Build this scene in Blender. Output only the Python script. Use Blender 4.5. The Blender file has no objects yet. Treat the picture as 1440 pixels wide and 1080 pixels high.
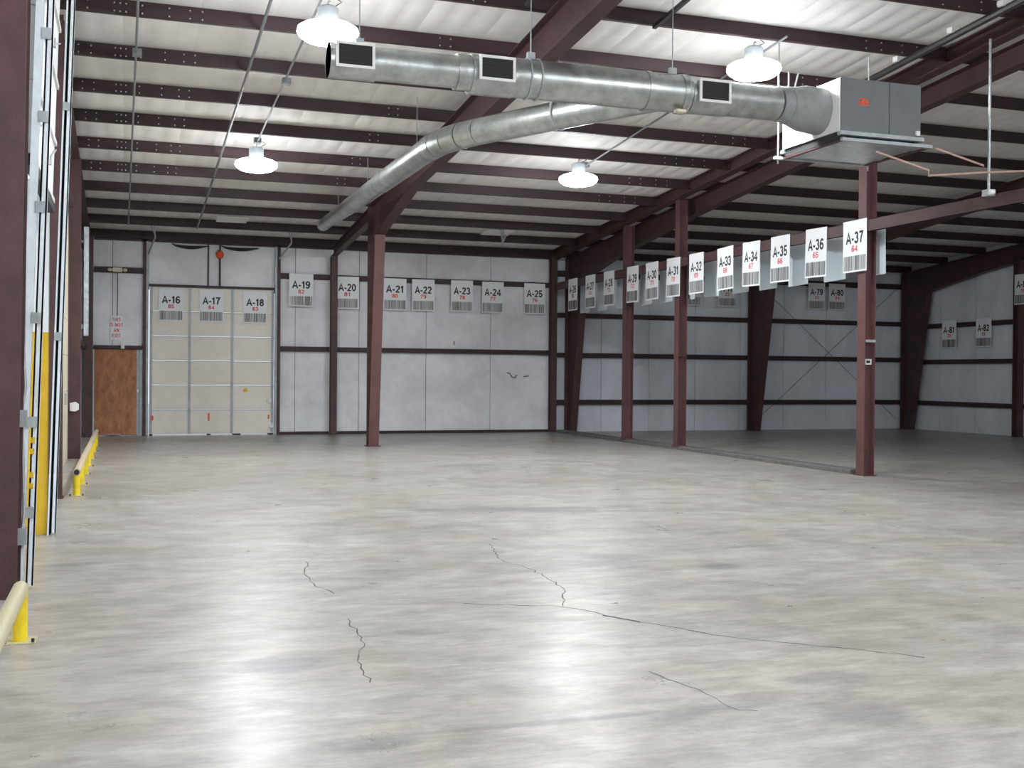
import bpy, math, random
from mathutils import Vector, Matrix

random.seed(7)
S = bpy.context.scene
COL = S.collection

# ------------------------------------------------------------------ camera
CAM_H = 1.57
FPX, YAW, PITCH, ROLL = 1576.0, 0.33236, -0.008395, 0.00811
_F = Vector((math.sin(YAW)*math.cos(PITCH), math.cos(YAW)*math.cos(PITCH), math.sin(PITCH)))
_R = Vector((math.cos(YAW), -math.sin(YAW), 0))
_U = _R.cross(_F)
_R2 = math.cos(ROLL)*_R + math.sin(ROLL)*_U
_U2 = -math.sin(ROLL)*_R + math.cos(ROLL)*_U
cd = bpy.data.cameras.new('camera'); cam = bpy.data.objects.new('camera', cd); COL.objects.link(cam)
cd.sensor_fit = 'HORIZONTAL'; cd.sensor_width = 36.0; cd.lens = 36.0*FPX/1440.0
cd.clip_start = 0.05; cd.clip_end = 300
cam.matrix_world = Matrix(((_R2.x, _U2.x, -_F.x, 0), (_R2.y, _U2.y, -_F.y, 0), (_R2.z, _U2.z, -_F.z, CAM_H), (0, 0, 0, 1)))
S.camera = cam

# ------------------------------------------------------------------ world and exposure
W = bpy.data.worlds.new('sky'); S.world = W; W.use_nodes = True
bg = W.node_tree.nodes['Background']; bg.inputs[0].default_value = (0.80, 0.88, 1.0, 1); bg.inputs[1].default_value = 0.7
LAMP = 120.0            # emission of the lamp lenses
S.view_settings.view_transform = 'Standard'; S.view_settings.look = 'None'
S.view_settings.gamma = 1.0; S.view_settings.use_curve_mapping = False
S.view_settings.exposure = 0.55

# ------------------------------------------------------------------ materials
def mat(name, col, rough=0.6, metal=0.0, var=0.0, scale=4.0, bump=0.0, bscale=30.0, col2=None, spec=0.5, stretch=(1, 1, 1), emit=None, obj=False):
    m = bpy.data.materials.new(name); m.use_nodes = True
    nt = m.node_tree; N = nt.nodes; L = nt.links; b = N['Principled BSDF']
    b.inputs['Base Color'].default_value = (*col, 1); b.inputs['Roughness'].default_value = rough
    b.inputs['Metallic'].default_value = metal; b.inputs['Specular IOR Level'].default_value = spec
    if emit:
        b.inputs['Emission Color'].default_value = (*emit[0], 1); b.inputs['Emission Strength'].default_value = emit[1]
    if var or bump:
        g = N.new('ShaderNodeNewGeometry'); mp = N.new('ShaderNodeMapping'); mp.inputs['Scale'].default_value = stretch
        if obj:
            tc = N.new('ShaderNodeTexCoord'); L.new(tc.outputs['Object'], mp.inputs['Vector'])
        else:
            L.new(g.outputs['Position'], mp.inputs['Vector'])
    if var:
        n = N.new('ShaderNodeTexNoise'); n.inputs['Scale'].default_value = scale; n.inputs['Detail'].default_value = 6; n.inputs['Roughness'].default_value = 0.65
        L.new(mp.outputs['Vector'], n.inputs['Vector'])
        r = N.new('ShaderNodeValToRGB'); c2 = col2 or tuple(c*(1-var) for c in col)
        r.color_ramp.elements[0].position = 0.32; r.color_ramp.elements[1].position = 0.68
        r.color_ramp.elements[0].color = (*c2, 1); r.color_ramp.elements[1].color = (*tuple(min(1, c*(1+var*0.3)) for c in col), 1)
        L.new(n.outputs['Fac'], r.inputs['Fac']); L.new(r.outputs['Color'], b.inputs['Base Color'])
    if bump:
        n2 = N.new('ShaderNodeTexNoise'); n2.inputs['Scale'].default_value = bscale; n2.inputs['Detail'].default_value = 4
        L.new(mp.outputs['Vector'], n2.inputs['Vector'])
        bu = N.new('ShaderNodeBump'); bu.inputs['Strength'].default_value = bump; bu.inputs['Distance'].default_value = 0.02
        L.new(n2.outputs['Fac'], bu.inputs['Height']); L.new(bu.outputs['Normal'], b.inputs['Normal'])
    return m

M = {}
M['post'] = mat('red_oxide_post', (0.125, 0.052, 0.052), 0.55, var=0.3, scale=3, bump=0.1, bscale=40)
M['steel'] = mat('red_oxide_steel', (0.078, 0.033, 0.033), 0.55, var=0.35, scale=3, bump=0.1, bscale=40)
M['purlin'] = mat('shaded_red_oxide_purlin', (0.05, 0.023, 0.026), 0.6, var=0.3, scale=2)  # same red oxide as the frames, darkened: underside shade put into the colour
M['insul'] = mat('white_roof_insulation', (0.84, 0.81, 0.78), 0.6, var=0.12, scale=1.2, bump=0.25, bscale=6)
M['wall'] = mat('white_wall_insulation', (0.82, 0.83, 0.86), 0.5, var=0.2, scale=1.1, bump=0.45, bscale=5)
M['wallb'] = mat('vinyl_wall_insulation', (0.76, 0.80, 0.87), 0.4, var=0.2, scale=0.9, bump=0.9, bscale=2.6, stretch=(1, 1, 0.45))
M['cream'] = mat('cream_door_paint', (0.86, 0.81, 0.72), 0.5, var=0.08, scale=2.0)
M['creamside'] = mat('cream_side_door', (0.72, 0.65, 0.5), 0.5, var=0.15, scale=2.0)
M['galv'] = mat('galvanised_steel', (0.62, 0.65, 0.66), 0.34, metal=0.85, var=0.3, scale=9, bump=0.08, bscale=25)
M['galvdull'] = mat('dull_galvanised_steel', (0.42, 0.46, 0.48), 0.5, metal=0.2, var=0.25, scale=6)
M['galvpale'] = mat('pale_galvanised', (0.78, 0.85, 0.90), 0.45, metal=0.0, var=0.15, scale=6)
M['duct'] = mat('galvanised_duct', (0.50, 0.53, 0.52), 0.36, metal=0.9, var=0.35, scale=5, bump=0.12, bscale=9)
M['canvas'] = mat('grey_duct_transition', (0.28, 0.30, 0.30), 0.55, metal=0.2, var=0.2, scale=6)
M['cabinet'] = mat('grey_cabinet', (0.15, 0.17, 0.18), 0.5, metal=0.0, var=0.15, scale=3)
M['conduit'] = mat('grey_conduit', (0.20, 0.21, 0.22), 0.55, metal=0.2)
M['zinc'] = mat('zinc_bolt', (0.75, 0.76, 0.78), 0.35, metal=0.7)
M['white'] = mat('white_metal', (0.78, 0.78, 0.76), 0.45)
M['dark'] = mat('dark_opening', (0.02, 0.02, 0.022), 0.8)
M['rubber'] = mat('black_rubber', (0.025, 0.025, 0.028), 0.7)
M['board'] = mat('white_sign_board', (0.83, 0.85, 0.87), 0.45)
M['signback'] = mat('pale_blue_sign_back', (0.66, 0.74, 0.80), 0.5)
M['ink'] = mat('black_ink', (0.02, 0.025, 0.03), 0.6)
M['red'] = mat('red_ink', (0.75, 0.06, 0.07), 0.6)
M['barcode'] = mat('barcode_ink', (0.045, 0.045, 0.05), 0.6)
M['yellow'] = mat('yellow_paint', (0.86, 0.68, 0.015), 0.4, var=0.18, scale=6, col2=(0.72, 0.5, 0.02))
M['railtop'] = mat('worn_rail_paint', (0.50, 0.40, 0.33), 0.55, var=0.3, scale=5, col2=(0.55, 0.46, 0.27))
M['railnear'] = mat('dusty_yellow_rail', (0.44, 0.40, 0.22), 0.55, var=0.3, scale=7, col2=(0.45, 0.42, 0.3))
M['jambyellow'] = mat('yellow_jamb_paint', (0.80, 0.50, 0.02), 0.45, var=0.15, scale=5)
M['jambwhite'] = mat('white_jamb_paint', (0.85, 0.87, 0.85), 0.45)
M['osb'] = mat('strand_board', (0.46, 0.21, 0.10), 0.7, var=0.55, scale=9, col2=(0.30, 0.12, 0.055), stretch=(1, 1, 0.5), bump=0.2, bscale=40)
M['orange'] = mat('orange_tape', (0.85, 0.11, 0.03), 0.5)
M['copper'] = mat('pinkish_pipe', (0.62, 0.42, 0.35), 0.4, metal=0.2)
M['pipe'] = mat('black_iron_pipe', (0.045, 0.04, 0.04), 0.5, metal=0.4)
M['curb'] = mat('grey_concrete_curb', (0.15, 0.145, 0.14), 0.8, var=0.4, scale=8, bump=0.3, bscale=30)
M['crack'] = mat('crack_dirt', (0.10, 0.095, 0.09), 0.9)
M['ground'] = mat('outdoor_concrete', (0.6, 0.6, 0.58), 0.8, var=0.1)
M['refractor'] = mat('lamp_refractor', (0.9, 0.9, 0.9), 0.4, emit=((0.93, 0.97, 1.0), LAMP*0.04))
M['lens'] = mat('lamp_lens', (0.9, 0.9, 0.9), 0.4, emit=((0.93, 0.97, 1.0), LAMP))

# concrete floor: mottled, streaked, with a few worn marks, polished
def floor_material():
    m = bpy.data.materials.new('polished_concrete'); m.use_nodes = True
    nt = m.node_tree; N = nt.nodes; L = nt.links; b = N['Principled BSDF']
    g = N.new('ShaderNodeNewGeometry')
    def noise(scale, detail=6, rough=0.6, st=(1, 1, 1), rot=0.0, dist=0.0):
        mp = N.new('ShaderNodeMapping'); mp.inputs['Scale'].default_value = st; mp.inputs['Rotation'].default_value = (0, 0, rot)
        L.new(g.outputs['Position'], mp.inputs['Vector'])
        n = N.new('ShaderNodeTexNoise'); n.inputs['Scale'].default_value = scale; n.inputs['Detail'].default_value = detail
        n.inputs['Roughness'].default_value = rough; n.inputs['Distortion'].default_value = dist
        L.new(mp.outputs['Vector'], n.inputs['Vector']); return n.outputs['Fac']
    def ramp(src, p0, p1, c0, c1):
        r = N.new('ShaderNodeValToRGB'); r.color_ramp.elements[0].position = p0; r.color_ramp.elements[1].position = p1
        r.color_ramp.elements[0].color = (*c0, 1); r.color_ramp.elements[1].color = (*c1, 1); L.new(src, r.inputs['Fac']); return r.outputs['Color']
    def mix(fac, a, bb, mode='MIX'):
        x = N.new('ShaderNodeMix'); x.data_type = 'RGBA'; x.blend_type = mode
        if isinstance(fac, float): x.inputs[0].default_value = fac
        else: L.new(fac, x.inputs[0])
        for s, v in ((6, a), (7, bb)):
            if isinstance(v, tuple): x.inputs[s].default_value = (*v, 1)
            else: L.new(v, x.inputs[s])
        return x.outputs[2]
    def math_(op, a, bb=None, clamp=False):
        x = N.new('ShaderNodeMath'); x.operation = op; x.use_clamp = clamp
        for i, v in enumerate((a, bb)):
            if v is None: continue
            if isinstance(v, (int, float)): x.inputs[i].default_value = v
            else: L.new(v, x.inputs[i])
        return x.outputs[0]
    base = ramp(noise(0.55, 5, 0.6), 0.3, 0.7, (0.42, 0.398, 0.358), (0.55, 0.536, 0.508))
    fine = ramp(noise(2.6, 10, 0.74, (0.85, 1.6, 1), 0.3, 0.25), 0.31, 0.69, (0.50, 0.485, 0.475), (1.0, 1.0, 1.0))
    c = mix(0.75, base, fine, 'MULTIPLY')
    streak = ramp(noise(1.3, 5, 0.6, (0.55, 3.2, 1), -0.12, 0.8), 0.34, 0.5, (0.78, 0.77, 0.78), (1, 1, 1))
    c = mix(0.45, c, streak, 'MULTIPLY')
    isl = ramp(noise(3.0, 9, 0.72, (1.0, 1.7, 1), 0.2, 0.5), 0.42, 0.58, (0.80, 0.79, 0.78), (1.06, 1.055, 1.05))
    c = mix(0.6, c, isl, 'MULTIPLY')
    flk = ramp(noise(22.0, 5, 0.7, (0.7, 1.6, 1), 0.4), 0.3, 0.5, (0.78, 0.77, 0.77), (1, 1, 1))
    c = mix(0.5, c, flk, 'MULTIPLY')
    smear = ramp(noise(7.0, 6, 0.7, (0.45, 2.6, 1), 0.5), 0.3, 0.6, (0.70, 0.69, 0.69), (1, 1, 1))
    c = mix(0.65, c, smear, 'MULTIPLY')
    warm = ramp(noise(0.9, 4, 0.6), 0.45, 0.7, (1, 1, 1), (1.0, 0.955, 0.89))
    c = mix(0.8, c, warm, 'MULTIPLY')
    # worn marks with a place of their own, then two darker areas towards the back wall: (x, y, half length, half width, angle, darkness)
    marks = [(0.83, 6.07, .28, .2, .2, .5), (3.85, 8.65, .42, .42, .5, .32), (4.64, 8.23, .22, .16, .3, .45),
             (4.1, 12.4, 1.5, .32, -.25, .34), (2.6, 11.0, .9, .16, .3, .22), (0.95, 4.67, .32, .10, -.1, .34),
             (1.75, 4.72, .8, .05, -.03, .30), (2.6, 4.68, .35, .09, .1, .30), (3.25, 4.4, .28, .2, .3, .32), (3.5, 4.95, .3, .16, .2, .25),
             (-0.35, 9.75, .28, .1, .1, .35), (0.45, 8.5, .22, .16, 0, .25), (5.5, 18.5, .7, .18, .1, .3), (7.2, 19.3, .5, .15, -.1, .25),
             (1.5, 26.9, 2.4, .9, 0, .35), (6.5, 28.0, 4.5, .55, 0, .4)]
    warp = noise(2.6, 9, 0.75, (0.7, 1.5, 1), 0.2)
    w2 = math_('MULTIPLY', math_('SUBTRACT', warp, 0.5), 3.2)
    brk = math_('MULTIPLY', math_('SUBTRACT', noise(5.0, 8, 0.75, (0.5, 1.8, 1), -0.2), 0.15), 2.4, True)
    sp = N.new('ShaderNodeSeparateXYZ'); L.new(g.outputs['Position'], sp.inputs[0])
    tot = None
    for (x, y, a, bb, an, dk) in marks:
        dx = math_('SUBTRACT', sp.outputs[0], x); dy = math_('SUBTRACT', sp.outputs[1], y)
        u = math_('DIVIDE', math_('ADD', math_('MULTIPLY', dx, math.cos(an)), math_('MULTIPLY', dy, math.sin(an))), a)
        v = math_('DIVIDE', math_('ADD', math_('MULTIPLY', dx, -math.sin(an)), math_('MULTIPLY', dy, math.cos(an))), bb)
        d = math_('SQRT', math_('ADD', math_('MULTIPLY', u, u), math_('MULTIPLY', v, v)))
        d = math_('ADD', d, w2)
        f = math_('MULTIPLY', math_('MULTIPLY', math_('SUBTRACT', 1.15, d), 1.6, True), min(.9, dk*2.0))
        tot = f if tot is None else math_('MAXIMUM', tot, f)
    tot = math_('MULTIPLY', tot, brk)
    c = mix(tot, c, (0.17, 0.165, 0.17))
    L.new(c, b.inputs['Base Color'])
    rr = N.new('ShaderNodeMapRange'); rr.inputs[1].default_value = 0.3; rr.inputs[2].default_value = 0.7; rr.inputs[3].default_value = 0.26; rr.inputs[4].default_value = 0.42
    L.new(noise(1.6, 6, 0.65), rr.inputs[0]); L.new(rr.outputs[0], b.inputs['Roughness'])
    bu = N.new('ShaderNodeBump'); bu.inputs['Strength'].default_value = 0.12; bu.inputs['Distance'].default_value = 0.01
    L.new(noise(9, 5, 0.6), bu.inputs['Height']); L.new(bu.outputs['Normal'], b.inputs['Normal'])
    b.inputs['Specular IOR Level'].default_value = 0.45
    return m
M['floor'] = floor_material()

# ------------------------------------------------------------------ building helpers
def wloc(o):
    v = Vector((0, 0, 0))
    while o is not None:
        v += o.location; o = o.parent
    return v

class MB:
    def __init__(s): s.v = []; s.f = []
    def quad8(s, P):
        n = len(s.v); s.v += [tuple(p) for p in P]
        s.f += [tuple(n+i for i in q) for q in ((0, 3, 2, 1), (4, 5, 6, 7), (0, 1, 5, 4), (1, 2, 6, 5), (2, 3, 7, 6), (3, 0, 4, 7))]
        return s
    def box(s, x0, x1, y0, y1, z0, z1, lean=0.0):
        a = lean*z0; b = lean*z1
        return s.quad8([(x0+a, y0, z0), (x1+a, y0, z0), (x1+a, y1, z0), (x0+a, y1, z0), (x0+b, y0, z1), (x1+b, y0, z1), (x1+b, y1, z1), (x0+b, y1, z1)])
    def prism(s, poly, axis, a, b):          # poly: 2D points in the plane across axis, extruded a..b
        n = len(s.v); k = len(poly)
        for t in (a, b):
            for (p, q) in poly: s.v.append({0: (t, p, q), 1: (p, t, q), 2: (p, q, t)}[axis])
        s.f.append(tuple(range(n, n+k))); s.f.append(tuple(range(n+2*k-1, n+k-1, -1)))
        for i in range(k):
            j = (i+1) % k; s.f.append((n+i, n+k+i, n+k+j, n+j))
        return s
    def tube(s, pts, r, n=10, caps=True, closed=False):
        pts = [Vector(p) for p in pts]; k = len(pts); rs = r if isinstance(r, (list, tuple)) else [r]*k
        base = len(s.v); ref = None
        for i, p in enumerate(pts):
            if closed: d = pts[(i+1) % k]-pts[i-1]
            else: d = pts[min(i+1, k-1)]-pts[max(i-1, 0)]
            d.normalize()
            if ref is None: ref = Vector((0, 0, 1)) if abs(d.z) < 0.9 else Vector((1, 0, 0))
            u = (ref-d*ref.dot(d)).normalized(); w = d.cross(u); ref = u
            for j in range(n):
                a = 2*math.pi*j/n; s.v.append(tuple(p+(u*math.cos(a)+w*math.sin(a))*rs[i]))
        for i in range(k if closed else k-1):
            i2 = (i+1) % k
            for j in range(n):
                j2 = (j+1) % n; s.f.append((base+i*n+j, base+i*n+j2, base+i2*n+j2, base+i2*n+j))
        if caps and not closed:
            s.f.append(tuple(base+j for j in reversed(range(n)))); s.f.append(tuple(base+(k-1)*n+j for j in range(n)))
        return s
    def lathe(s, prof, n=24, c=(0, 0, 0)):   # prof: (r, z)
        base = len(s.v)
        for (r, z) in prof:
            for j in range(n):
                a = 2*math.pi*j/n; s.v.append((c[0]+r*math.cos(a), c[1]+r*math.sin(a), c[2]+z))
        for i in range(len(prof)-1):
            for j in range(n):
                j2 = (j+1) % n; s.f.append((base+i*n+j, base+i*n+j2, base+(i+1)*n+j2, base+(i+1)*n+j))
        s.f.append(tuple(base+j for j in reversed(range(n)))); s.f.append(tuple(base+(len(prof)-1)*n+j for j in range(n)))
        return s
    def build(s, name, m, parent=None, smooth=False, local=False):
        off = Vector((0, 0, 0)) if (local or parent is None) else wloc(parent)
        me = bpy.data.meshes.new(name); me.from_pydata([(v[0]-off.x, v[1]-off.y, v[2]-off.z) for v in s.v], [], s.f); me.update()
        me.materials.append(M[m])
        if smooth:
            me.polygons.foreach_set('use_smooth', [True]*len(me.polygons))
            try: me.set_sharp_from_angle(angle=math.radians(40))
            except Exception: pass
        o = bpy.data.objects.new(name, me); COL.objects.link(o); o.parent = parent
        return o

def tag(o, label, cat=None, group=None, kind=None):
    if label: o['label'] = label
    if cat: o['category'] = cat
    if group: o['group'] = group
    if kind: o['kind'] = kind
    return o
def thing(name, label, cat, loc=(0, 0, 0), group=None):
    o = bpy.data.objects.new(name, None); COL.objects.link(o); o.location = loc; o.empty_display_size = 0.2
    return tag(o, label, cat, group)
def struct(name, loc=(0, 0, 0)):
    o = bpy.data.objects.new(name, None); COL.objects.link(o); o.location = loc; o.empty_display_size = 0.2
    o['kind'] = 'structure'; return o
def link_copy(src, parent, loc):
    c = bpy.data.objects.new(src.name.split('.')[0], src.data); COL.objects.link(c); c.parent = parent; c.location = loc
    return c
def copy_tree(o, parent=None):
    c = o.copy(); COL.objects.link(c); c.parent = parent
    for ch in list(o.children): copy_tree(ch, c)
    return c

# ------------------------------------------------------------------ dimensions (metres)
XL, XA, XB, XR = -0.98, 11.1, 11.55, 22.95      # left wall, shared frame line, right hall first frame, right wall
YB, YN = 28.9, -8.0                              # back wall, near end behind the camera
SL, ZE = 0.0833, 4.78
def zp(y): return ZE + SL*(YB-y)                 # underside of the purlins
PUR = [28.72, 27.1, 25.55, 24.0, 22.42, 20.88, 19.3, 17.8, 16.27, 14.7, 13.16, 11.62, 10.08, 8.54, 7.0, 5.4, 3.8, 2.2, 0.6, -1.0, -2.6, -4.2, -5.8, -7.4]

# ------------------------------------------------------------------ ground, floor, curb
g_ = struct('ground'); MB().box(-40, XL-0.02, -30, 60, -0.3, -0.06).build('paving', 'ground', g_); MB().box(XL-0.02, 40, YB+0.03, 60, -0.3, -0.06).build('paving', 'ground', g_)
fl = MB().box(XL-0.02, XR, YN, YB+0.03, -0.25, 0.0).build('floor', 'floor'); fl['kind'] = 'structure'
def crack(pts, w=0.010):
    mb = MB(); P = [Vector((x, y, 0)) for x, y in pts]; Q = []
    for a, b in zip(P, P[1:]):
        n = max(2, int((b-a).length/0.07))
        for i in range(n):
            t = i/n; q = a.lerp(b, t); d = (b-a).normalized(); s = Vector((-d.y, d.x, 0)); Q.append(q+s*random.uniform(-.018, .018))
    Q.append(P[-1]); k = len(Q)
    for i, q in enumerate(Q):
        d = (Q[min(i+1, k-1)]-Q[max(i-1, 0)]).normalized(); s = Vector((-d.y, d.x, 0)); ww = w*random.uniform(.35, 1.0)*0.85
        mb.v += [(q.x+s.x*ww, q.y+s.y*ww, 0.0012), (q.x-s.x*ww, q.y-s.y*ww, 0.0012)]
        if i: mb.f.append((2*i-2, 2*i-1, 2*i+1, 2*i))
    mb.build('crack', 'crack', fl)
crack([(3.206, 9.857), (3.011, 8.963), (3.1, 8.504), (3.102, 8.106), (3.043, 7.586), (2.815, 7.053)], .006)
crack([(2.2, 7.35), (2.815, 7.053), (2.9, 6.908), (2.974, 6.723)], .010); crack([(2.974, 6.723), (3.106, 6.463)], .02)
crack([(3.106, 6.463), (3.273, 6.204), (3.432, 5.958), (3.683, 5.731), (3.993, 5.473), (4.247, 5.173)], .009)
crack([(2.622, 5.364), (2.709, 5.052), (2.732, 4.605), (2.812, 4.58)], .005)
crack([(1.427, 9.351), (1.327, 8.695), (1.324, 8.328), (1.414, 7.936)], .006)
crack([(1.358, 7.103), (1.312, 6.423), (1.213, 6.032), (1.181, 5.598)], .006)
cb = MB().prism([(XA, 0), (XA+.32, 0), (XA+.32, .06), (XA+.30, .075), (XA+.02, .075), (XA, .06)], 1, 15.35, 28.5).build('curb_strip', 'curb')
tag(cb, 'low concrete curb strip running along the floor between the steel posts', 'curb')

# ------------------------------------------------------------------ ceiling: purlins and ribbed insulated roof panels
ceil = struct('ceiling')
def purlin_mesh(x0, x1, flip=1):
    mb = MB(); t = .006; w = .07; h = .2
    mb.box(x0, x1, -t/2, t/2, 0, h); mb.box(x0, x1, -w if flip > 0 else 0, 0 if flip > 0 else w, 0, t); mb.box(x0, x1, 0 if flip > 0 else -w, w if flip > 0 else 0, h-t, h)
    mb.box(x0, x1, -w, -w+t, 0, .02)
    return mb
pA = pB = pbolt = None
for y in PUR:
    z = zp(y)
    if pA is None:
        pA = purlin_mesh(XL+.02, XA-.02).build('purlin', 'purlin', ceil); pA.location = (0, y, z)
        pB = purlin_mesh(XA+.25, XR-.02).build('purlin', 'purlin', ceil); pB.location = (0, y, z)
    else:
        a = link_copy(pA, ceil, (0, y, z)); link_copy(pB, ceil, (0, y, z))
    a = ceil.children[-2] if False else a if y != PUR[0] else pA
    if 10 < y < 24:
        if pbolt is None:
            mb = MB()
            for bx in (-.62, -.46, -.15, -.08, -.01, .18, .5, .75, .9, 4.0, 4.15, 5.5, 5.65, 9.7, 9.95, 10.3, 10.55):
                for bz in (.05, .15): mb.box(bx-.008, bx+.008, -.015, -.003, bz-.008, bz+.008)
            pbolt = mb.build('bolt_row', 'zinc', a, local=True)
        else:
            b_ = bpy.data.objects.new('bolt_row', pbolt.data); COL.objects.link(b_); b_.parent = a
def roof_panel(wid, ribs=3):
    mb = MB(); ys = []
    for a, b in zip(PUR, PUR[1:]): ys += [a, a*.75+b*.25, a*.5+b*.5, a*.25+b*.75]
    ys = [YB+.05]+ys+[PUR[-1], YN]; xs = []
    for r in range(ribs):
        for q in range(5): xs.append((r+q/5.0, 0.022*math.sin(math.pi*q/5.0)))
    xs.append((ribs, 0.0)); nx = len(xs)
    for y in ys:
        near = min(abs(y-p) for p in PUR); sag = 0.03*min(1, near/0.6)
        for (u, d) in xs: mb.v.append((u*wid/ribs, y, zp(y)+.205-d*min(1, near/.25)-sag*.6))
    for i in range(len(ys)-1):
        for j in range(nx-1):
            a = i*nx+j; mb.f.append((a, a+1, a+nx+1, a+nx))
    return mb
wA = (XA-XL)/13; proto = None
for i in range(13):
    if proto is None: proto = roof_panel(wA).build('roof_panel', 'insul', ceil, smooth=True); proto.location = (XL, 0, 0)
    else: link_copy(proto, ceil, (XL+i*wA, 0, 0))
for i in range(13): link_copy(proto, ceil, (XA+i*wA-.02, 0, .0))
MB().box(XL-.3, XR+.3, YN-.3, YB+.3, zp(YN)+.35, zp(YN)+.4).build('roof_deck', 'galvdull', ceil)

# ------------------------------------------------------------------ back wall
wb = struct('wall_back')
def panel_strip(x0, x1, z0, z1, y):
    mb = MB(); n = 8
    ft = [(x0+.006, y+.02)] + [(x0+.006+(x1-x0-.012)*i/n, y-.014*math.sin(math.pi*i/n)**.6 if 0 < i < n else y) for i in range(n+1)] + [(x1-.006, y+.02)]
    return mb.prism(ft, 2, z0, z1)
edges = [-1.0, .47, .53, None]
def zt(y=YB): return zp(y)+.25
# left of and above the sectional door
panel_strip(XL-.02, -.30, 0, zt(), YB).build('wall_panel', 'wall', wb); panel_strip(-.30, .53, 2.18, zt(), YB).build('wall_panel', 'wall', wb)
panel_strip(-.30, .53, 0, 2.18, YB+.01).build('wall_panel', 'wall', wb)
for a, b in ((.53, 1.94), (1.94, 2.24), (2.24, 3.6)): panel_strip(a, b, 3.68, zt(), YB).build('wall_panel', 'wall', wb)
for a, b in ((3.6, 4.1), (4.1, 5.75), (5.75, 7.55), (7.55, 9.35), (9.35, 11.15)): panel_strip(a, b, 0, zt(), YB).build('wall_panel', 'wall', wb)
x = 11.15
while x < XR-.1:
    b = min(x+1.475, XR); panel_strip(x, b, 0, zt(), YB+.01).build('wall_panel', 'wallb', wb); x = b
MB().box(XL-.02, .53, YB+.04, YB+.1, 0, zt()).build('wall_sheet', 'steel', wb); MB().box(3.6, XR, YB+.04, YB+.1, 0, zt()).build('wall_sheet', 'steel', wb)
MB().box(.53, 3.6, YB+.04, YB+.1, 3.68, zt()).build('wall_sheet', 'steel', wb)
def girt(x0, x1, z, h=.10, y=YB, d=.14):
    MB().box(x0, x1, y-d, y, z-h/2, z-h/2+.008).box(x0, x1, y-d, y-d+.008, z-h/2, z+h/2).box(x0, x1, y-d, y, z+h/2-.008, z+h/2).build('girt', 'purlin', wb)
girt(-.72, .42, 4.03, .13); girt(-.72, .42, 2.16, .08)
for a, b in ((3.68, 4.96), (5.14, XA-.09)):
    girt(a, b, 4.03, .13); girt(a, b, 2.18, .12); girt(a, b, .035, .07, d=.10)
girt(XA+.1, XR-.03, 4.37, .15)
for z in (.82, 2.12, 3.22): girt(XA+.1, XR-.03, z, .13)
MB().box(-.72, XA, YB-.16, YB-.005, zp(YB)-.03, zp(YB)+.16).build('eave_strut', 'purlin', wb)
MB().box(.5, 3.62, YB-.08, YB-.005, 3.66, 3.72).build('door_header', 'purlin', wb)
for x_ in (1.94, 2.22): MB().box(x_-.018, x_+.018, YB-.05, YB-.02, 3.72, 4.85).build('header_post', 'purlin', wb)
# two sagging dark strips at the top of the header wall
for x0, x1 in ((1.07, 1.92), (2.25, 3.17)):
    mb = MB(); pts = []
    for i in range(11):
        t = i/10; pts.append((x0+(x1-x0)*t, YB-.06, 4.70-.05*math.sin(math.pi*t) + (.03 if i in (0,) else 0)))
    mb.tube(pts, [.012+.032*math.sin(math.pi*min(1, max(0, i/10))) for i in range(11)], 8).build('sagging_strip', 'rubber', wb, smooth=True)
for pts in ([(9.82, 1.62), (9.90, 1.60), (9.97, 1.50), (10.05, 1.48), (10.10, 1.56)], [(10.3, 1.52), (10.45, 1.54)], [(8.32, 2.35), (8.32, 2.45)]):
    MB().tube([(x, YB-.018, z) for x, z in pts], .014, 6).build('scuff', 'crack', wb)
# exterior wall sheets of the other sides
wr = struct('wall_right')
y = YB
while y > YN:
    b = max(y-1.475, YN); n = 8; y0, y1 = b+.006, y-.006
    poly = [(XR+.03, y0)]+[(XR-.014*math.sin(math.pi*i/n) if 0 < i < n else XR, y0+(y1-y0)*i/n) for i in range(n+1)]+[(XR+.03, y1)]
    MB().prism(poly, 2, 0, zp(y)+.35).build('wall_panel', 'wallb', wr); y = b
for z in (.82, 2.05, 3.12):
    MB().box(XR-.14, XR-.132, YN, YB-.1, z-.065, z+.065).box(XR-.14, XR, YN, YB-.1, z-.065, z-.057).build('girt', 'purlin', wr)
MB().box(XR+.05, XR+.1, YN, YB, 0, zp(YN)+.3).build('wall_sheet', 'steel', wr)
wn = MB().box(XL-.05, XR+.05, YN-.1, YN, 0, zp(YN)+.4).build('wall_front', 'wall'); wn['kind'] = 'structure'
# ------------------------------------------------------------------ left wall
wl = struct('wall_left'); DY0, DY1, DZ = 8.78, 11.6, 3.66
for a, b, z0 in ((YN, 8.78, 0), (11.6, 15.1, 0), (21.3, 28.9, 0)):
    y = a
    while y < b-.01:
        e = min(y+1.6, b); MB().box(XL-.04, XL, y+.004, e-.004, z0, zp(y)+.35).build('wall_panel', 'wall', wl); y = e
MB().box(XL-.04, XL, 8.78, 11.6, DZ, 6.9).build('wall_panel', 'wall', wl)
MB().box(XL-.04, XL, 15.1, 21.3, 4.30, 6.5).build('wall_panel', 'wall', wl)
for a, b in ((YN, 8.4), (15.2, 21.2), (22, 28.4)):
    MB().box(XL, XL+.10, a, b, 4.45, 4.6).build('girt', 'purlin', wl)
MB().box(XL, XL+.10, 22, 28.4, 2.1, 2.22).build('girt', 'purlin', wl)

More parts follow.
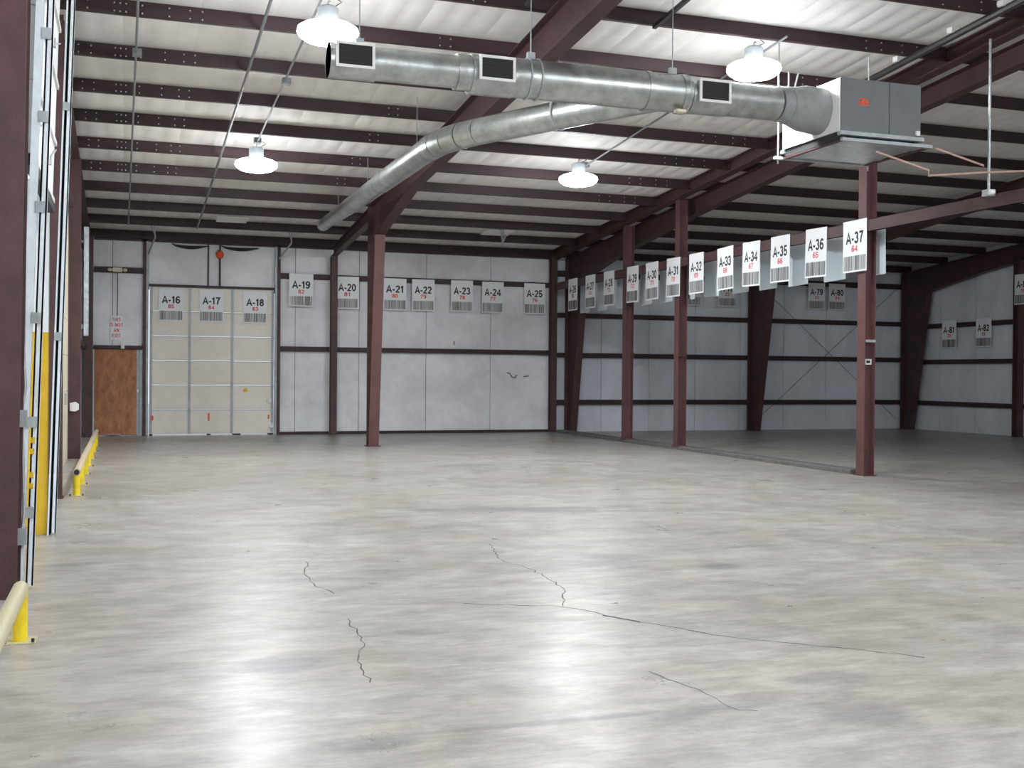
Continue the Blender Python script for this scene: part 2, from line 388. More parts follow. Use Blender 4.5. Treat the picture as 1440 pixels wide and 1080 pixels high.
def hcolumn(name, label, x0, x1, y0, y1, z1, t=.014, m='steel'):
    # web along y, flanges across x
    o = thing(name, label, 'column', ((x0+x1)/2, (y0+y1)/2, 0))
    MB().box(x0, x1, y0, y0+t, 0.012, z1).build('flange', m, o); MB().box(x0, x1, y1-t, y1, 0.012, z1).build('flange', m, o)
    xc = (x0+x1)/2; MB().box(xc-.006, xc+.006, y0+t, y1-t, 0.012, z1).build('web', m, o)
    MB().box(x0-.02, x1+.02, y0-.02, y1+.02, 0, .012).build('base_plate', m, o)
    return o
nc = hcolumn('door_column', 'dark red-brown steel column at the near edge of the raised dock door', -.96, -.70, 8.38, 8.68, zp(8.5)-.01)
for ch in nc.children:
    for v in ch.data.vertices:
        if v.co.x > 0.05: v.co.x += .0125*v.co.z
hcolumn('door_column', 'dark red-brown steel column between the raised dock door and the cream door', -.96, -.735, 14.8, 15.05, zp(15)-.01)
hcolumn('door_column', 'red-brown steel column behind the long low yellow guard rail', -.965, -.765, 21.5, 21.85, zp(21.6)-.01)
hcolumn('corner_column', 'dark steel corner column beside the brown strand board sheet', -.93, -.735, 28.4, 28.7, zp(28.5)-.01)

# raised dock door: tracks lean into the room
LEAN = .03
d3 = struct('door_3', (-.7, 10.2, 0))
for k in range(6):
    z0 = 3.15+k*.54
    if z0 > 6.0: continue
    s_ = MB().box(-.795, -.755, 8.86, 11.5, z0+.004, min(z0+.536, 6.35), LEAN).build('section', 'jambwhite', d3)
    MB().box(-.755, -.735, 8.86, 11.5, z0+.01, z0+.05, LEAN).build('rail', 'white', s_)
MB().box(-.80, -.735, 8.86, 11.5, 3.07, 3.15, LEAN).build('bottom_seal', 'rubber', d3)
for z0 in (3.3, 4.3, 5.0):
    for (ya, yb_) in ((8.95, 10.2), (10.3, 11.4)):
        MB().tube([(-.735+LEAN*z0, ya, z0+.05), (-.725+LEAN*z0, yb_, z0+.35)], .008, 6).build('stay_rod', 'galvdull', d3)
        MB().box(-.745+LEAN*z0, -.70+LEAN*z0, ya-.03, ya+.03, z0+.02, z0+.09, 0).build('hinge', 'galvdull', d3)
for (ya, nm) in ((8.75, 0), (11.55, 1)):
    tr = MB().box(-.672, -.622, ya, ya+.012, 0.02, 6.0, LEAN).box(-.672, -.66, ya, ya+.07, 0.02, 6.0, LEAN).box(-.634, -.622, ya, ya+.05, .02, 6.0, LEAN).build('track', 'galvpale', d3)
    MB().box(-.745 if nm == 0 else -.70, -.69 if nm == 0 else -.685, ya-.005, ya+.05, 0.0, 6.0, LEAN).build('track_angle', 'galvpale', d3)
    for z in ((.55, 1.2, 1.95, 2.75, 3.4, 4.0, 4.6) if nm == 0 else (1.9, 4.1)): MB().box(-.70+LEAN*z, -.635+LEAN*z, ya-.012, ya, z-.04, z+.04).build('bracket', 'galvdull', d3)
MB().box(-1.35, -.70, 11.62, 11.74, 1.94, 3.4).build('jamb', 'jambwhite', d3); MB().box(-1.35, -.70, 11.62, 11.74, 0, 1.94).build('jamb', 'jambyellow', d3)
MB().box(-.69, -.672, 11.6, 11.74, 0, 5.2, LEAN).build('jamb_trim', 'rubber', d3)
for z in (.72, .80, .97, 1.05): MB().box(-.67+LEAN*z, -.645+LEAN*z, 8.742, 8.749, z, z+.04).build('paint_mark', 'jambyellow', d3)
# conduit and boxes on the near column
o = thing('wall_conduit', 'thin galvanised conduit with two switch boxes beside the raised dock door', 'conduit', (-.69, 8.72, .3))
MB().tube([(-.69, 8.70, .3), (-.695, 8.70, .42), (-.68, 8.7, .55), (-.69, 8.7, 1.0), (-.70, 8.7, 1.25), (-.675, 8.7, 1.45), (-.685, 8.7, 1.7), (-.675, 8.7, 5.9)], .012, 8).build('pipe', 'galv', o, smooth=True)
MB().box(-.72, -.66, 8.64, 8.72, 1.17, 1.29).build('switch_box', 'galvdull', o); MB().box(-.72, -.66, 8.64, 8.72, .33, .45).build('switch_box', 'galvdull', o)
# cream side door
d4 = struct('door_4', (XL, 18.2, 0))
for k in range(7): MB().box(XL-.03, XL+.02, 15.15, 21.3, k*.614+.004, (k+1)*.614-.004).build('section', 'creamside', d4)
MB().box(XL+.02, XL+.05, 20.2, 20.3, 1.0, 1.2).build('handle', 'galvdull', d4)
MB().box(XL-.03, XL+.03, 21.3, 21.36, 0, 4.3).build('jamb', 'steel', d4)
o = tag(MB().prism([(-.93, .86), (-.93, 1.0), (-.84, 1.02), (-.78, .98), (-.78, .88), (-.84, .85)], 1, 21.40, 21.48).build('switch_box', 'white'), 'small pale switch box on the column behind the long yellow rail', 'box')
o = thing('door_track', 'galvanised vertical door track near the back left corner', 'track', (-.83, 26.4, 2.35))
MB().box(-.88, -.77, 26.4, 26.41, 2.35, 4.75).build('track', 'galv', o); MB().box(-.88, -.87, 26.4, 26.5, 2.35, 4.75).build('track_lip', 'galv', o); MB().box(-.97, -.88, 26.42, 26.5, 2.5, 2.6).build('bracket', 'galvdull', o); MB().box(-.97, -.88, 26.42, 26.5, 4.4, 4.5).build('bracket', 'galvdull', o)

# ------------------------------------------------------------------ rigid steel frames
def frame_poly(o, nm, pts, x, m='steel'):
    MB().prism(pts, 0, x-.005, x+.005).build(nm, m, o)
def flange_run(o, pts, x, w, m='steel', nm='flange', t=.014):
    for (a, b) in zip(pts, pts[1:]):
        d = Vector((0, b[0]-a[0], b[1]-a[1])); n = Vector((0, -d.z, d.y)).normalized()*t
        P = [(x-w/2, a[0], a[1]), (x+w/2, a[0], a[1]), (x+w/2, b[0], b[1]), (x-w/2, b[0], b[1])]
        MB().quad8(P+[(p[0], p[1]+n.y, p[2]+n.z) for p in P]).build(nm, m, o)
FX = 5.05
fr = thing('steel_portal', 'red-brown tapered steel frame, its free-standing column in front of the back wall', 'portal', (FX, 23.8, 0))
frame_poly(fr, 'column_web', [(23.72, .012), (23.95, .012), (23.95, zp(23.95)-.02), (23.2, zp(23.2)-.02), (23.2, 4.55)], FX, 'post')
flange_run(fr, [(23.72, .012), (23.2, 4.5)], FX, .22, 'post', nm='column_flange'); flange_run(fr, [(23.95, .012), (23.95, zp(23.95)-.02)], FX, .22, nm='column_flange')
MB().box(FX-.15, FX+.15, 23.66, 24.0, 0, .012).build('base_plate', 'steel', fr)
rb = [(23.2, 4.5), (22.6, 4.62), (20.2, 5.05), (11.4, 5.71), (4.0, 6.27), (YN, 7.0)]
frame_poly(fr, 'rafter_web', [(p[0], p[1]) for p in rb]+[(YN, zp(YN)-.01), (23.2, zp(23.2)-.01)], FX)
flange_run(fr, rb, FX, .22, nm='rafter_flange'); flange_run(fr, [(23.95, zp(23.95)-.018), (YN, zp(YN)-.018)], FX, .22, nm='rafter_flange')
rr_ = [(28.75, zp(28.75)-.22), (23.97, zp(23.97)-.3)]
frame_poly(fr, 'rear_rafter_web', rr_+[(23.97, zp(23.97)-.015), (28.75, zp(28.75)-.015)], FX); flange_run(fr, rr_, FX, .16, nm='rafter_flange'); flange_run(fr, [(28.75, zp(28.75)-.016), (23.97, zp(23.97)-.016)], FX, .16, nm='rafter_flange')
for y in (22.42, 19.3, 16.27, 13.16):
    zb = 5.71+(11.4-y)*.075 if y < 20.2 else 4.7
    MB().tube([(FX+.1, y-.02, zb+.03), (FX+.62, y-.02, zp(y)+.06)], .02, 6).build('flange_brace', 'purlin', fr)
wc = hcolumn('wall_column', 'dark steel wall column between signs A-19 and A-20 on the back wall', FX-.09, FX+.07, YB-.36, YB-.16, zp(28.6)-.25)

f0 = thing('steel_portal', 'dark steel rafter along the top of the left wall', 'portal', (-.88, 20, 5.2))
frame_poly(f0, 'rafter_web', [(28.8, zp(28.8)-.03), (YN, zp(YN)-.03), (YN, zp(YN)+.18), (28.8, zp(28.8)+.18)], -.88); flange_run(f0, [(28.8, zp(28.8)-.03), (YN, zp(YN)-.03)], -.87, .18, nm='rafter_flange')
f2 = thing('steel_portal', 'dark steel end frame with the line of light rafters dividing the two halls', 'portal', (XA, 28.6, 0))
MB().box(XA-.12, XA+.05, YB-.34, YB-.328, .012, zp(28.6)).build('column_flange', 'steel', f2); MB().box(XA-.12, XA+.05, YB-.16, YB-.148, .012, zp(28.8)).build('column_flange', 'steel', f2); MB().box(XA-.04, XA-.03, YB-.33, YB-.15, .012, zp(28.7)).build('column_web', 'steel', f2)
yy = [(28.85, zp(28.85)-.06), (YN, zp(YN)-.06)]
frame_poly(f2, 'rafter_web', yy+[(YN, zp(YN)+.18), (28.85, zp(28.85)+.18)], XA)
flange_run(f2, yy, XA, .2, nm='rafter_flange'); flange_run(f2, [(28.85, zp(28.85)+.165), (YN, zp(YN)+.165)], XA, .2, nm='rafter_flange')
for y in PUR[2:11]: MB().box(XA-.11, XA-.09, y-.22, y+.22, zp(y)+.195, zp(y)+.20).build('clip', 'galvdull', f2)

def bframe(x, label):
    o = thing('steel_portal', label, 'portal', (x, 28.6, 0))
    yo = YB-.155
    kn = [(yo-.42, .012), (yo-1.15, 4.15)]
    raf = [(yo-1.15, 4.15), (25.3, 4.55), (21.5, 5.02), (14.4, 5.68), (6, 6.35), (YN, 7.3)]
    frame_poly(o, 'column_web', [(yo, .012), (yo, zp(yo)-.01), (yo-1.15, zp(yo-1.15)-.01), (yo-1.15, 4.15), (yo-.42, .012)], x)
    flange_run(o, kn, x, .2, nm='column_flange'); flange_run(o, [(yo, .012), (yo, zp(yo)-.02)], x, .2, nm='column_flange')
    frame_poly(o, 'rafter_web', raf+[(YN, zp(YN)-.01), (yo-1.15, zp(yo-1.15)-.01)], x)
    flange_run(o, raf, x, .2, nm='rafter_flange'); flange_run(o, [(yo, zp(yo)-.018), (YN, zp(YN)-.018)], x, .2, nm='rafter_flange')
    MB().box(x-.13, x+.13, yo-.46, yo+.04, 0, .012).build('base_plate', 'steel', o)
bframe(XB, 'dark tapered steel frame of the unlit hall, nearest the row of hanging signs')
bframe(17.3, 'dark tapered steel frame in the middle of the unlit hall back wall')
bframe(22.68, 'dark tapered steel frame in the far corner of the unlit hall')
hcolumn('wall_column', 'dark steel column on the right wall beside sign A-83', XR-.36, XR-.16, 23.95, 24.15, 4.85)

# interior posts of the dividing line
def ipost(y, label, z1, zb=0.0):
    o = thing('steel_post', label, 'post', (XA+.1, y, zb)); x0, x1 = XA, XA+.2
    MB().box(x0, x0+.012, y-.1, y+.1, zb+.012, z1).build('flange', 'post', o); MB().box(x1-.012, x1, y-.1, y+.1, zb+.012, z1).build('flange', 'post', o); MB().box(x0+.012, x1-.012, y-.005, y+.005, zb+.012, z1).build('web', 'post', o)
    MB().box(x0-.02, x1+.02, y-.14, y+.14, zb, zb+.012).build('base_plate', 'post', o)
    return o
p1 = ipost(24.1, 'slim red-brown steel post between signs A-28 and A-29', zp(24.1)-.08, .075)
p2 = ipost(21.45, 'red-brown steel post below sign A-31', zp(21.45)-.08, .075)
p3 = ipost(15.1, 'red-brown steel post below sign A-37 with a small white thermostat', zp(15.1)-.08)
MB().box(XA+.015, XA+.185, 14.97, 15.0, 2.13, 2.17).build('bracket', 'galvdull', p3)
th = MB().box(XA+.045, XA+.175, 15.06, 15.095, 1.775, 1.865).build('thermostat', 'white', p3); MB().box(XA+.075, XA+.145, 15.055, 15.06, 1.80, 1.84).build('thermostat_dial', 'dark', th)
MB().tube([(XA+.055, 15.07, 1.86), (XA+.04, 15.07, 2.0), (XA+.045, 15.07, 2.14)], .005, 6).build('wire', 'rubber', p3)
MB().box(XA+.01, XA+.175, 21.30, 21.35, 1.99, 2.03).build('bracket', 'steel', p2)
MB().box(XA+.135, XA+.2, 23.96, 24.0, 2.05, 2.12).build('bracket', 'steel', p1)

# sign beam
bm_ = thing('sign_beam', 'red-brown steel channel beam the row of A-26 to A-37 signs hangs from', 'beam', (XA, 20, 3.85))
MB().box(XA-.035, XA-.025, 2.0, 28.5, 3.87, 4.07).build('channel_web', 'steel', bm_); MB().box(XA-.035, XA-.004, 2.0, 28.5, 4.06, 4.07).build('channel_flange', 'galvdull', bm_); MB().box(XA-.035, XA-.004, 2.0, 28.5, 3.87, 3.88).build('channel_flange', 'steel', bm_)
for o in (p1, p2, p3): pass

# ------------------------------------------------------------------ sectional door in the back wall
d1 = struct('door_1', (2.07, YB, 0))
XE = [.56, 1.50, 2.53, 3.56]
for k in range(6):
    z0, z1 = .03+k*.607, .03+(k+1)*.607
    sec = MB().box(XE[0], XE[3], YB-.02, YB+.03, z0+.006, z1-.006).build('section', 'cream', d1)
    for a, b in zip(XE, XE[1:]): MB().box(a+.05, b-.05, YB-.032, YB-.02, z0+.03, z1-.03).build('panel', 'cream', sec)
    MB().box(XE[0], XE[3], YB-.027, YB-.02, z1-.022, z1-.006).build('rail', 'galvdull', sec)
    for i, x_ in enumerate(XE):
        x_ = x_+(.035 if i == 0 else -.035 if i == 3 else 0); MB().box(x_-.03, x_+.03, YB-.04, YB-.02, z0+.006, z1-.03).build('stile', 'galvdull', sec)
        MB().box(x_-.035, x_+.035, YB-.05, YB-.04, z1-.07, z1+.03 if k < 5 else z1-.01).build('hinge', 'galvdull', sec)
for a, b, zz in ((.56, .64, .0), (1.93, 2.02, 0), (2.55, 2.75, 0), (3.42, 3.56, 0)): MB().box(a, b, YB-.02, YB+.03, 0, .034).build('bottom_seal', 'rubber', d1)
for x0, x1, z0, z1 in ((.60, .66, .38, .49), (1.95, 1.99, .36, .55), (3.42, 3.46, .40, .50)): MB().box(x0, x1, YB-.05, YB-.045, z0, z1).build('tape', 'orange', d1)
MB().prism([(2.80, 1.08), (2.92, 1.08), (2.90, 1.16), (2.86, 1.18), (2.82, 1.15)], 1, YB-.04, YB-.034).build('sticker', 'jambyellow', d1)
for x_ in (.50, 3.60):
    MB().box(x_-.03, x_+.03, YB-.13, YB-.12, 0, 4.78).box(x_-.03 if x_ > 1 else x_+.02, x_-.02 if x_ > 1 else x_+.03, YB-.12, YB-.03, 0, 4.78).build('track', 'galvdull', d1)
    MB().box(x_-.05, x_+.05, YB-.12, YB-.02, 3.58, 3.68).build('top_roller', 'rubber', d1)
MB().box(3.40, 3.50, YB-.09, YB-.04, .82, .90).build('latch', 'white', d1); MB().box(3.46, 3.56, YB-.09, YB-.04, .18, .3).build('latch', 'galv', d1)
for x_, nm in ((.44, 0), (3.67, 1)):
    hcolumn('door_post', ('dark steel post left of' if nm == 0 else 'dark steel post right of')+' the cream sectional door in the back wall', x_-.035, x_+.035, YB-.16, YB-.03, 4.8, .01)
o = thing('warning_marker', 'orange round marker on a thin dark rod above the cream sectional door', 'marker', (2.22, YB-.08, 3.72))
MB().tube([(2.22, YB-.08, 3.72), (2.22, YB-.08, 4.45)], .018, 8).build('rod', 'purlin', o)
MB().lathe([(.02, -.10), (.08, -.07), (.10, 0), (.08, .07), (.02, .10)], 12, (2.215, YB-.1, 4.50)).build('marker_head', 'orange', o, smooth=True)

# exit doorway covered by strand board
d2 = struct('door_2', (-.2, YB, 0))
MB().box(-.70, .265, YB-.05, YB-.03, .03, 2.11).build('strand_board', 'osb', d2); MB().box(-.25, -.215, YB-.056, YB-.05, .05, 2.05).build('batten', 'osb', d2)
MB().box(.33, .40, YB-.1, YB-.02, 0, 2.10).build('door_jamb', 'galvdull', d2); MB().box(.265, .33, YB-.06, YB-.02, 0, 2.10).build('jamb_edge', 'galvdull', d2); MB().box(.27, .31, YB-.1, YB-.06, 1.06, 1.14).build('latch', 'white', d2)
MB().box(-.42, -.10, YB-.12, YB-.05, .03, .05).build('threshold', 'galvdull', d2)

# ------------------------------------------------------------------ lettering and signs
_txt = {}
def _arc(cx, cy, rx, ry, a0, a1, n=9): return [(cx+rx*math.cos(math.radians(a0+(a1-a0)*i/n)), cy+ry*math.sin(math.radians(a0+(a1-a0)*i/n))) for i in range(n+1)]
_six = [_arc(.30, .31, .22, .235, 0, 360, 14), [(.08, .33), (.09, .58), (.17, .82), (.31, .92), (.44, .88), (.51, .77)]]
GLYPH = {'A': (.72, [[(.04, 0), (.36, .95), (.68, 0)], [(.16, .32), (.56, .32)]]), '-': (.36, [[(.02, .37), (.34, .37)]]), ' ': (.3, []),
 '0': (.6, [_arc(.30, .5, .22, .42, 0, 360, 18)]), '1': (.44, [[(.05, .74), (.20, .80), (.27, .95)], [(.27, 0), (.27, 1.0)]]),
 '2': (.6, [_arc(.30, .70, .21, .22, 170, -35)+[(.09, .08), (.55, .08)]]), '3': (.6, [_arc(.28, .72, .19, .20, 165, -90), _arc(.28, .30, .22, .23, 90, -165)]),
 '4': (.62, [[(.45, 0), (.45, .92), (.06, .30), (.62, .30)]]), '5': (.6, [[(.53, .92), (.15, .92), (.10, .48)]+_arc(.28, .32, .23, .245, 135, -160)]),
 '6': (.6, _six), '9': (.6, [[(.6-x, 1-y) for x, y in p] for p in _six]), '7': (.6, [[(.05, .92), (.54, .92), (.34, .5), (.24, 0)]]),
 '8': (.6, [_arc(.30, .73, .185, .19, 0, 360, 14), _arc(.30, .29, .22, .215, 0, 360, 14)]),
 'T': (.6, [[(.02, .92), (.58, .92)], [(.3, 0), (.3, .9)]]), 'H': (.64, [[(.09, 0), (.09, 1)], [(.55, 0), (.55, 1)], [(.09, .5), (.55, .5)]]), 'I': (.26, [[(.13, 0), (.13, 1)]]),
 'S': (.62, [_arc(.31, .72, .22, .20, 20, 200, 8)+_arc(.31, .28, .23, .21, 60, -160, 9)]), 'N': (.66, [[(.09, 0), (.09, 1)], [(.57, 0), (.57, 1)], [(.09, .95), (.57, .05)]]),
 'O': (.72, [_arc(.36, .5, .28, .42, 0, 360, 18)]), 'E': (.58, [[(.09, 0), (.09, 1)], [(.09, .92), (.55, .92)], [(.09, .5), (.5, .5)], [(.09, .08), (.55, .08)]]), 'X': (.64, [[(.04, 0), (.6, 1)], [(.6, 0), (.04, 1)]])}
def text_mesh(t, size, bold=0.19, m='ink'):
    key = (t, size, m)
    if key in _txt: return _txt[key]
    V = []; Fc = []; x0 = 0.0; total = sum(GLYPH[c][0]+.08 for c in t)-.08
    for c in t:
        w, lines = GLYPH[c]
        for ln in lines:
            k = len(ln); closed = (abs(ln[0][0]-ln[-1][0])+abs(ln[0][1]-ln[-1][1])) < 1e-6; b0 = len(V)
            for i in range(k):
                def dr(a, b): d = Vector((b[0]-a[0], b[1]-a[1])); return d.normalized()
                if closed and i in (0, k-1): d0, d1_ = dr(ln[-2], ln[-1]), dr(ln[0], ln[1])
                else: d0 = dr(ln[max(i-1, 0)], ln[max(i-1, 0)+1]); d1_ = dr(ln[min(i, k-2)], ln[min(i, k-2)+1])
                n0, n1 = Vector((-d0.y, d0.x)), Vector((-d1_.y, d1_.x)); nn = (n0+n1)
                nn = nn.normalized() if nn.length > .01 else n0
                sc = min(1.8, 1/max(.35, nn.dot(n0)))*bold/2
                for sg in (1, -1): V.append(((x0+ln[i][0]+nn.x*sc*sg-total/2)*size, 0.0, (ln[i][1]+nn.y*sc*sg-.5)*size))
                if i: Fc.append((b0+2*i-2, b0+2*i-1, b0+2*i+1, b0+2*i))
        x0 += w+.08
    me = bpy.data.meshes.new('lettering'); me.from_pydata(V, [], Fc); me.update(); me.materials.append(M[m]); _txt[key] = me; return me
def place_text(parent, t, size, x, y, z, name='lettering', m='ink', bold=0.2, fit=None):
    me = text_mesh(t, size, bold, m); o = bpy.data.objects.new(name, me); COL.objects.link(o); o.parent = parent; o.location = (x, y, z)
    if fit:
        w = max(v.co.x for v in me.vertices)-min(v.co.x for v in me.vertices); o.scale = (fit/w, 1, 1)
    return o
SW, SH = .61, .83
_board = {}
def board_mesh(kind):
    if kind not in _board:
        mb = MB().box(-SW/2, SW/2, -.004, .004, -SH, 0); o = mb.build('board', kind, None); _board[kind] = o.data; bpy.data.objects.remove(o)
    return _board[kind]
def barcode_mesh(seed):
    r = random.Random(seed); mb = MB(); x = -SW*.46; z1, z0 = -SH*.685, -SH*.965
    while x < SW*.46:
        w = r.choice((.006, .006, .010, .016)); w = min(w, SW*.46-x)
        if w > .002: mb.box(x, x+w, -.0056, -.004, z0, z1)
        x += w+r.choice((.005, .008, .012))
    return mb
def sign(num, loc, rotz, label, tilt=0.0, blank=False, group=None, scale=1.0):
    o = thing('location_sign', label, 'sign', loc, group); o.rotation_euler = (0, tilt, rotz); o.scale = (scale, 1, scale)
    b = bpy.data.objects.new('board', board_mesh('signback' if blank else 'board')); COL.objects.link(b); b.parent = o
    if not blank:
        place_text(o, 'A-%d' % num, .185, 0, -.0052, -SH*.335, fit=.46)
        place_text(o, '%d' % (101-num), .10, 0, -.0052, -SH*.545, name='number', m='red', bold=.19, fit=.155)
        bc = barcode_mesh(num).build('barcode', 'barcode', o, local=True)
    return o
PI = math.pi
GB = 'location signs on the back wall'
for n, xc, z in ((19, 4.224, 4.09), (20, 5.40, 4.06), (21, 6.66, 4.06), (22, 7.42, 4.06), (23, 8.485, 4.07), (24, 9.35, 4.06), (25, 10.55, 4.06)):
    sign(n, (xc, YB-.17, z), 0, 'white sign reading A-%d with red %d and barcode on the back wall' % (n, 101-n), random.uniform(-.01, .01), group=GB)
for n, xc, z in ((16, 1.06, 3.61), (17, 2.02, 3.61), (18, 3.09, 3.60)):
    sign(n, (xc, YB-.075, z), 0, 'sign reading A-%d at the top of the cream sectional door' % n, random.uniform(-.008, .008), group='signs on the sectional door', scale=.95)
YS = {26: (27.5, 26.91), 27: (26.35, 25.73), 28: (25.2, 24.58), 29: (23.86, 23.24), 30: (22.86, 22.24), 31: (21.83, 21.2), 32: (20.82, 20.18), 33: (19.65, 19.02), 34: (18.68, 18.05), 35: (17.7, 17.07), 36: (16.6, 15.97), 37: (15.55, 14.9)}
for n, (ya, yb_) in YS.items():
    yc = (ya+yb_)/2
    sign(n, (XA-.048, yc, 4.09), -PI/2, 'white sign reading A-%d with red %d in the hanging row along the beam' % (n, 101-n), random.uniform(-.025, .025), group='signs hanging in a row along the beam')
    sign(n, (XA+.30, yc+random.uniform(-.03, .03), 4.04), PI/2, 'pale blank sign back peeking out behind sign A-%d' % n, random.uniform(-.03, .03), blank=True, group='blank sign backs behind the beam')
hang = [None]
for n, (ya, yb_) in YS.items():   # short brackets that carry the rear boards
    yc = (ya+yb_)/2; MB().box(XA-.02, XA+.295, yc+.17, yc+.21, 3.98, 4.0).build('sign_arm', 'steel', bm_)
GR = 'location signs in the unlit hall'
sign(79, (19.53, YB-.17, 4.38), 0, 'shaded sign reading A-79 on the unlit hall back wall', 0, group=GR, scale=.95)
sign(80, (20.25, YB-.17, 4.38), 0, 'shaded sign reading A-80 on the unlit hall back wall', 0, group=GR, scale=.95)
sign(78, (16.5, YB-.17, 4.38), 0, 'shaded sign on the unlit hall wall, mostly hidden under sign A-33', 0, group=GR, scale=.95)
sign(77, (15.35, YB-.17, 4.38), 0, 'shaded sign on the unlit hall wall, mostly hidden beneath sign A-32', 0, group=GR, scale=.95)
sign(81, (XR-.16, 26.85, 3.25), -PI/2, 'shaded sign reading A-81 on the right wall', 0, group=GR, scale=.97)
sign(82, (XR-.16, 25.46, 3.26), -PI/2, 'shaded sign reading A-82 on the right wall', 0, group=GR, scale=.97)
sign(83, (XR-.37, 23.79, 4.36), -PI/2, 'shaded sign cut by the right picture edge above the wall column', 0, group=GR, scale=.97)
# exit notice
o = thing('notice_sign', 'white notice with red lettering above the strand board sheet', 'sign', (-.21, YB-.03, 2.33))
nb = MB().box(-.35, -.07, YB-.04, YB-.03, 2.33, 2.92).build('board', 'board', o)
for i, t in enumerate(('THIS', 'IS NOT', 'AN', 'EXIT')): place_text(o, t, .085, 0, -.0115, .50-.13*i, m='red', bold=.17)
o = thing('emergency_light', 'small cream emergency light on the upper girt in the back left corner', 'lamp', (-.19, YB-.2, 3.97))
MB().box(-.30, -.08, YB-.24, YB-.145, 3.97, 4.07).build('housing', 'creamside', o)
for x_ in (-.36, -.02): MB().lathe([(.02, 0), (.055, .02), (.055, .06), (.02, .08)], 10, (x_, YB-.2, 3.98)).build('lamp_head', 'creamside', o)
MB().box(-.10, -.02, YB-.20, YB-.145, 2.12, 2.28).build('exit_box', 'white'); tag(bpy.context.scene.objects['exit_box'], 'small white box on the girt above the strand board sheet', 'box')
o = MB().tube([(-.19, YB-.03, 2.92), (-.185, YB-.03, 3.4), (-.19, YB-.03, 3.95)], .008, 6).build('lamp_cable', 'rubber'); tag(o, 'thin cable from the emergency light down to the red notice', 'cable')

# ------------------------------------------------------------------ lamps
def lamp():
    o = thing('high_bay_lamp', '', 'lamp')
    R_ = .36
    MB().lathe([(.05, -.11), (.18, -.105), (.28, -.08), (.34, -.035), (R_, .0), (R_, .012)], 32).build('lens', 'lens', o, smooth=True, local=True)
    MB().lathe([(R_, .013), (R_-.005, .05), (.30, .085), (.20, .115), (.13, .13)], 32).build('refractor', 'refractor', o, smooth=True, local=True)
    MB().lathe([(.11, .125), (.125, .15), (.125, .29), (.10, .31)], 16).build('ballast_housing', 'galvdull', o, smooth=True, local=True)
    MB().tube([(0, 0, .31), (0, 0, .37), (.02, 0, .385), (.03, 0, .37)], .008, 6).build('hook', 'galv', o, smooth=True, local=True)
    MB().tube([(0, .10, .28), (.12, .04, .36), (.16, 0, .38), (.1, 0, .42)], .006, 6).build('cord', 'rubber', o, smooth=True, local=True)
    return o
lp = lamp()
spots = [((2.24, 13.25, 5.58), 'lit high bay lamp above the left end of the round duct'), ((7.95, 13.2, 5.68), 'lit high bay lamp beside the grey air handler'),
         ((2.13, 19.85, 5.16), 'lit high bay lamp hanging above the cream sectional door side of the hall'), ((7.93, 19.3, 5.19), 'lit high bay lamp in the middle of the ceiling, below the round duct line'),
         ((2.2, 6.6, 6.2), None), ((8.0, 6.6, 6.2), None), ((2.2, 0.2, 6.7), None), ((8.0, .2, 6.7), None), ((2.2, -5.5, 7.1), None), ((8.0, -5.5, 7.1), None), ((14.4, 4.0, 6.4), None), ((20.0, 4.0, 6.4), None)]  # entries without a label are unseen lamps added for brightness
for i, (loc, lab) in enumerate(spots):
    o = lp if i == 0 else copy_tree(lp)
    o.location = loc; o['group'] = 'high bay lamps'; o['label'] = lab or ('out of view lamp added for brightness in the %s, %s from the picture' % ('unlit hall roof' if loc[0] > 11 else 'left row' if loc[0] < 5 else 'right row', ('nearest' if loc[0] < 15 else 'farther') if loc[0] > 11 else ('nearest', 'second', 'third')[(i-4)//2]))
# conduits on the ceiling
def cpipe(name, pts, r, m, label, boxes=(), cat='conduit'):
    o = thing(name, label, cat, pts[0]); MB().tube(pts, r, 8).build('pipe', m, o, smooth=True)
    for (x_, y, z) in boxes: MB().box(x_-.06, x_+.06, y-.06, y+.06, z-.03, z+.06).build('junction_box', m, o)
    return o
def zz(y, d=.03): return zp(y)-d
cpipe('ceiling_conduit', [(1.66, 5, zz(5)), (1.62, 15, zz(15)), (1.56, 27, zz(27))], .022, 'conduit', 'long grey conduit running under the purlins left of the lamps')
cpipe('ceiling_conduit', [(.15, 5, zz(5)), (.12, 15, zz(15)), (.05, 27, zz(27))], .016, 'conduit', 'thin conduit along the ceiling nearest the left wall', [(.13, 15.9, zz(15.9))])
cpipe('ceiling_conduit', [(2.25, 5, zz(5)), (2.2, 13, zz(13)), (2.12, 19.7, zz(19.7))], .016, 'conduit', 'thin conduit feeding the lamps of the left row', [(2.19, 16.5, zz(16.5)), (2.12, 19.6, zz(19.6))])
cpipe('ceiling_conduit', [(8.27, 12.9, zz(12.9)), (8.2, 19.6, zz(19.6))], .016, 'conduit', 'thin conduit from the round duct to the middle ceiling lamp', [(8.2, 19.6, zz(19.6))])
cpipe('gas_pipe', [(10.3, 5, zz(5, .1)), (10.3, 14.5, zz(14.5, .1))], .05, 'pipe', 'black iron pipe under the purlins above the grey air handler', [], 'pipe')
for y in (11.2, 12.1, 13.2): MB().box(10.22, 10.38, y-.05, y+.05, zz(y, .1)+.03, zz(y, .1)+.10).build('pipe_clamp', 'white', bpy.data.objects['gas_pipe'])
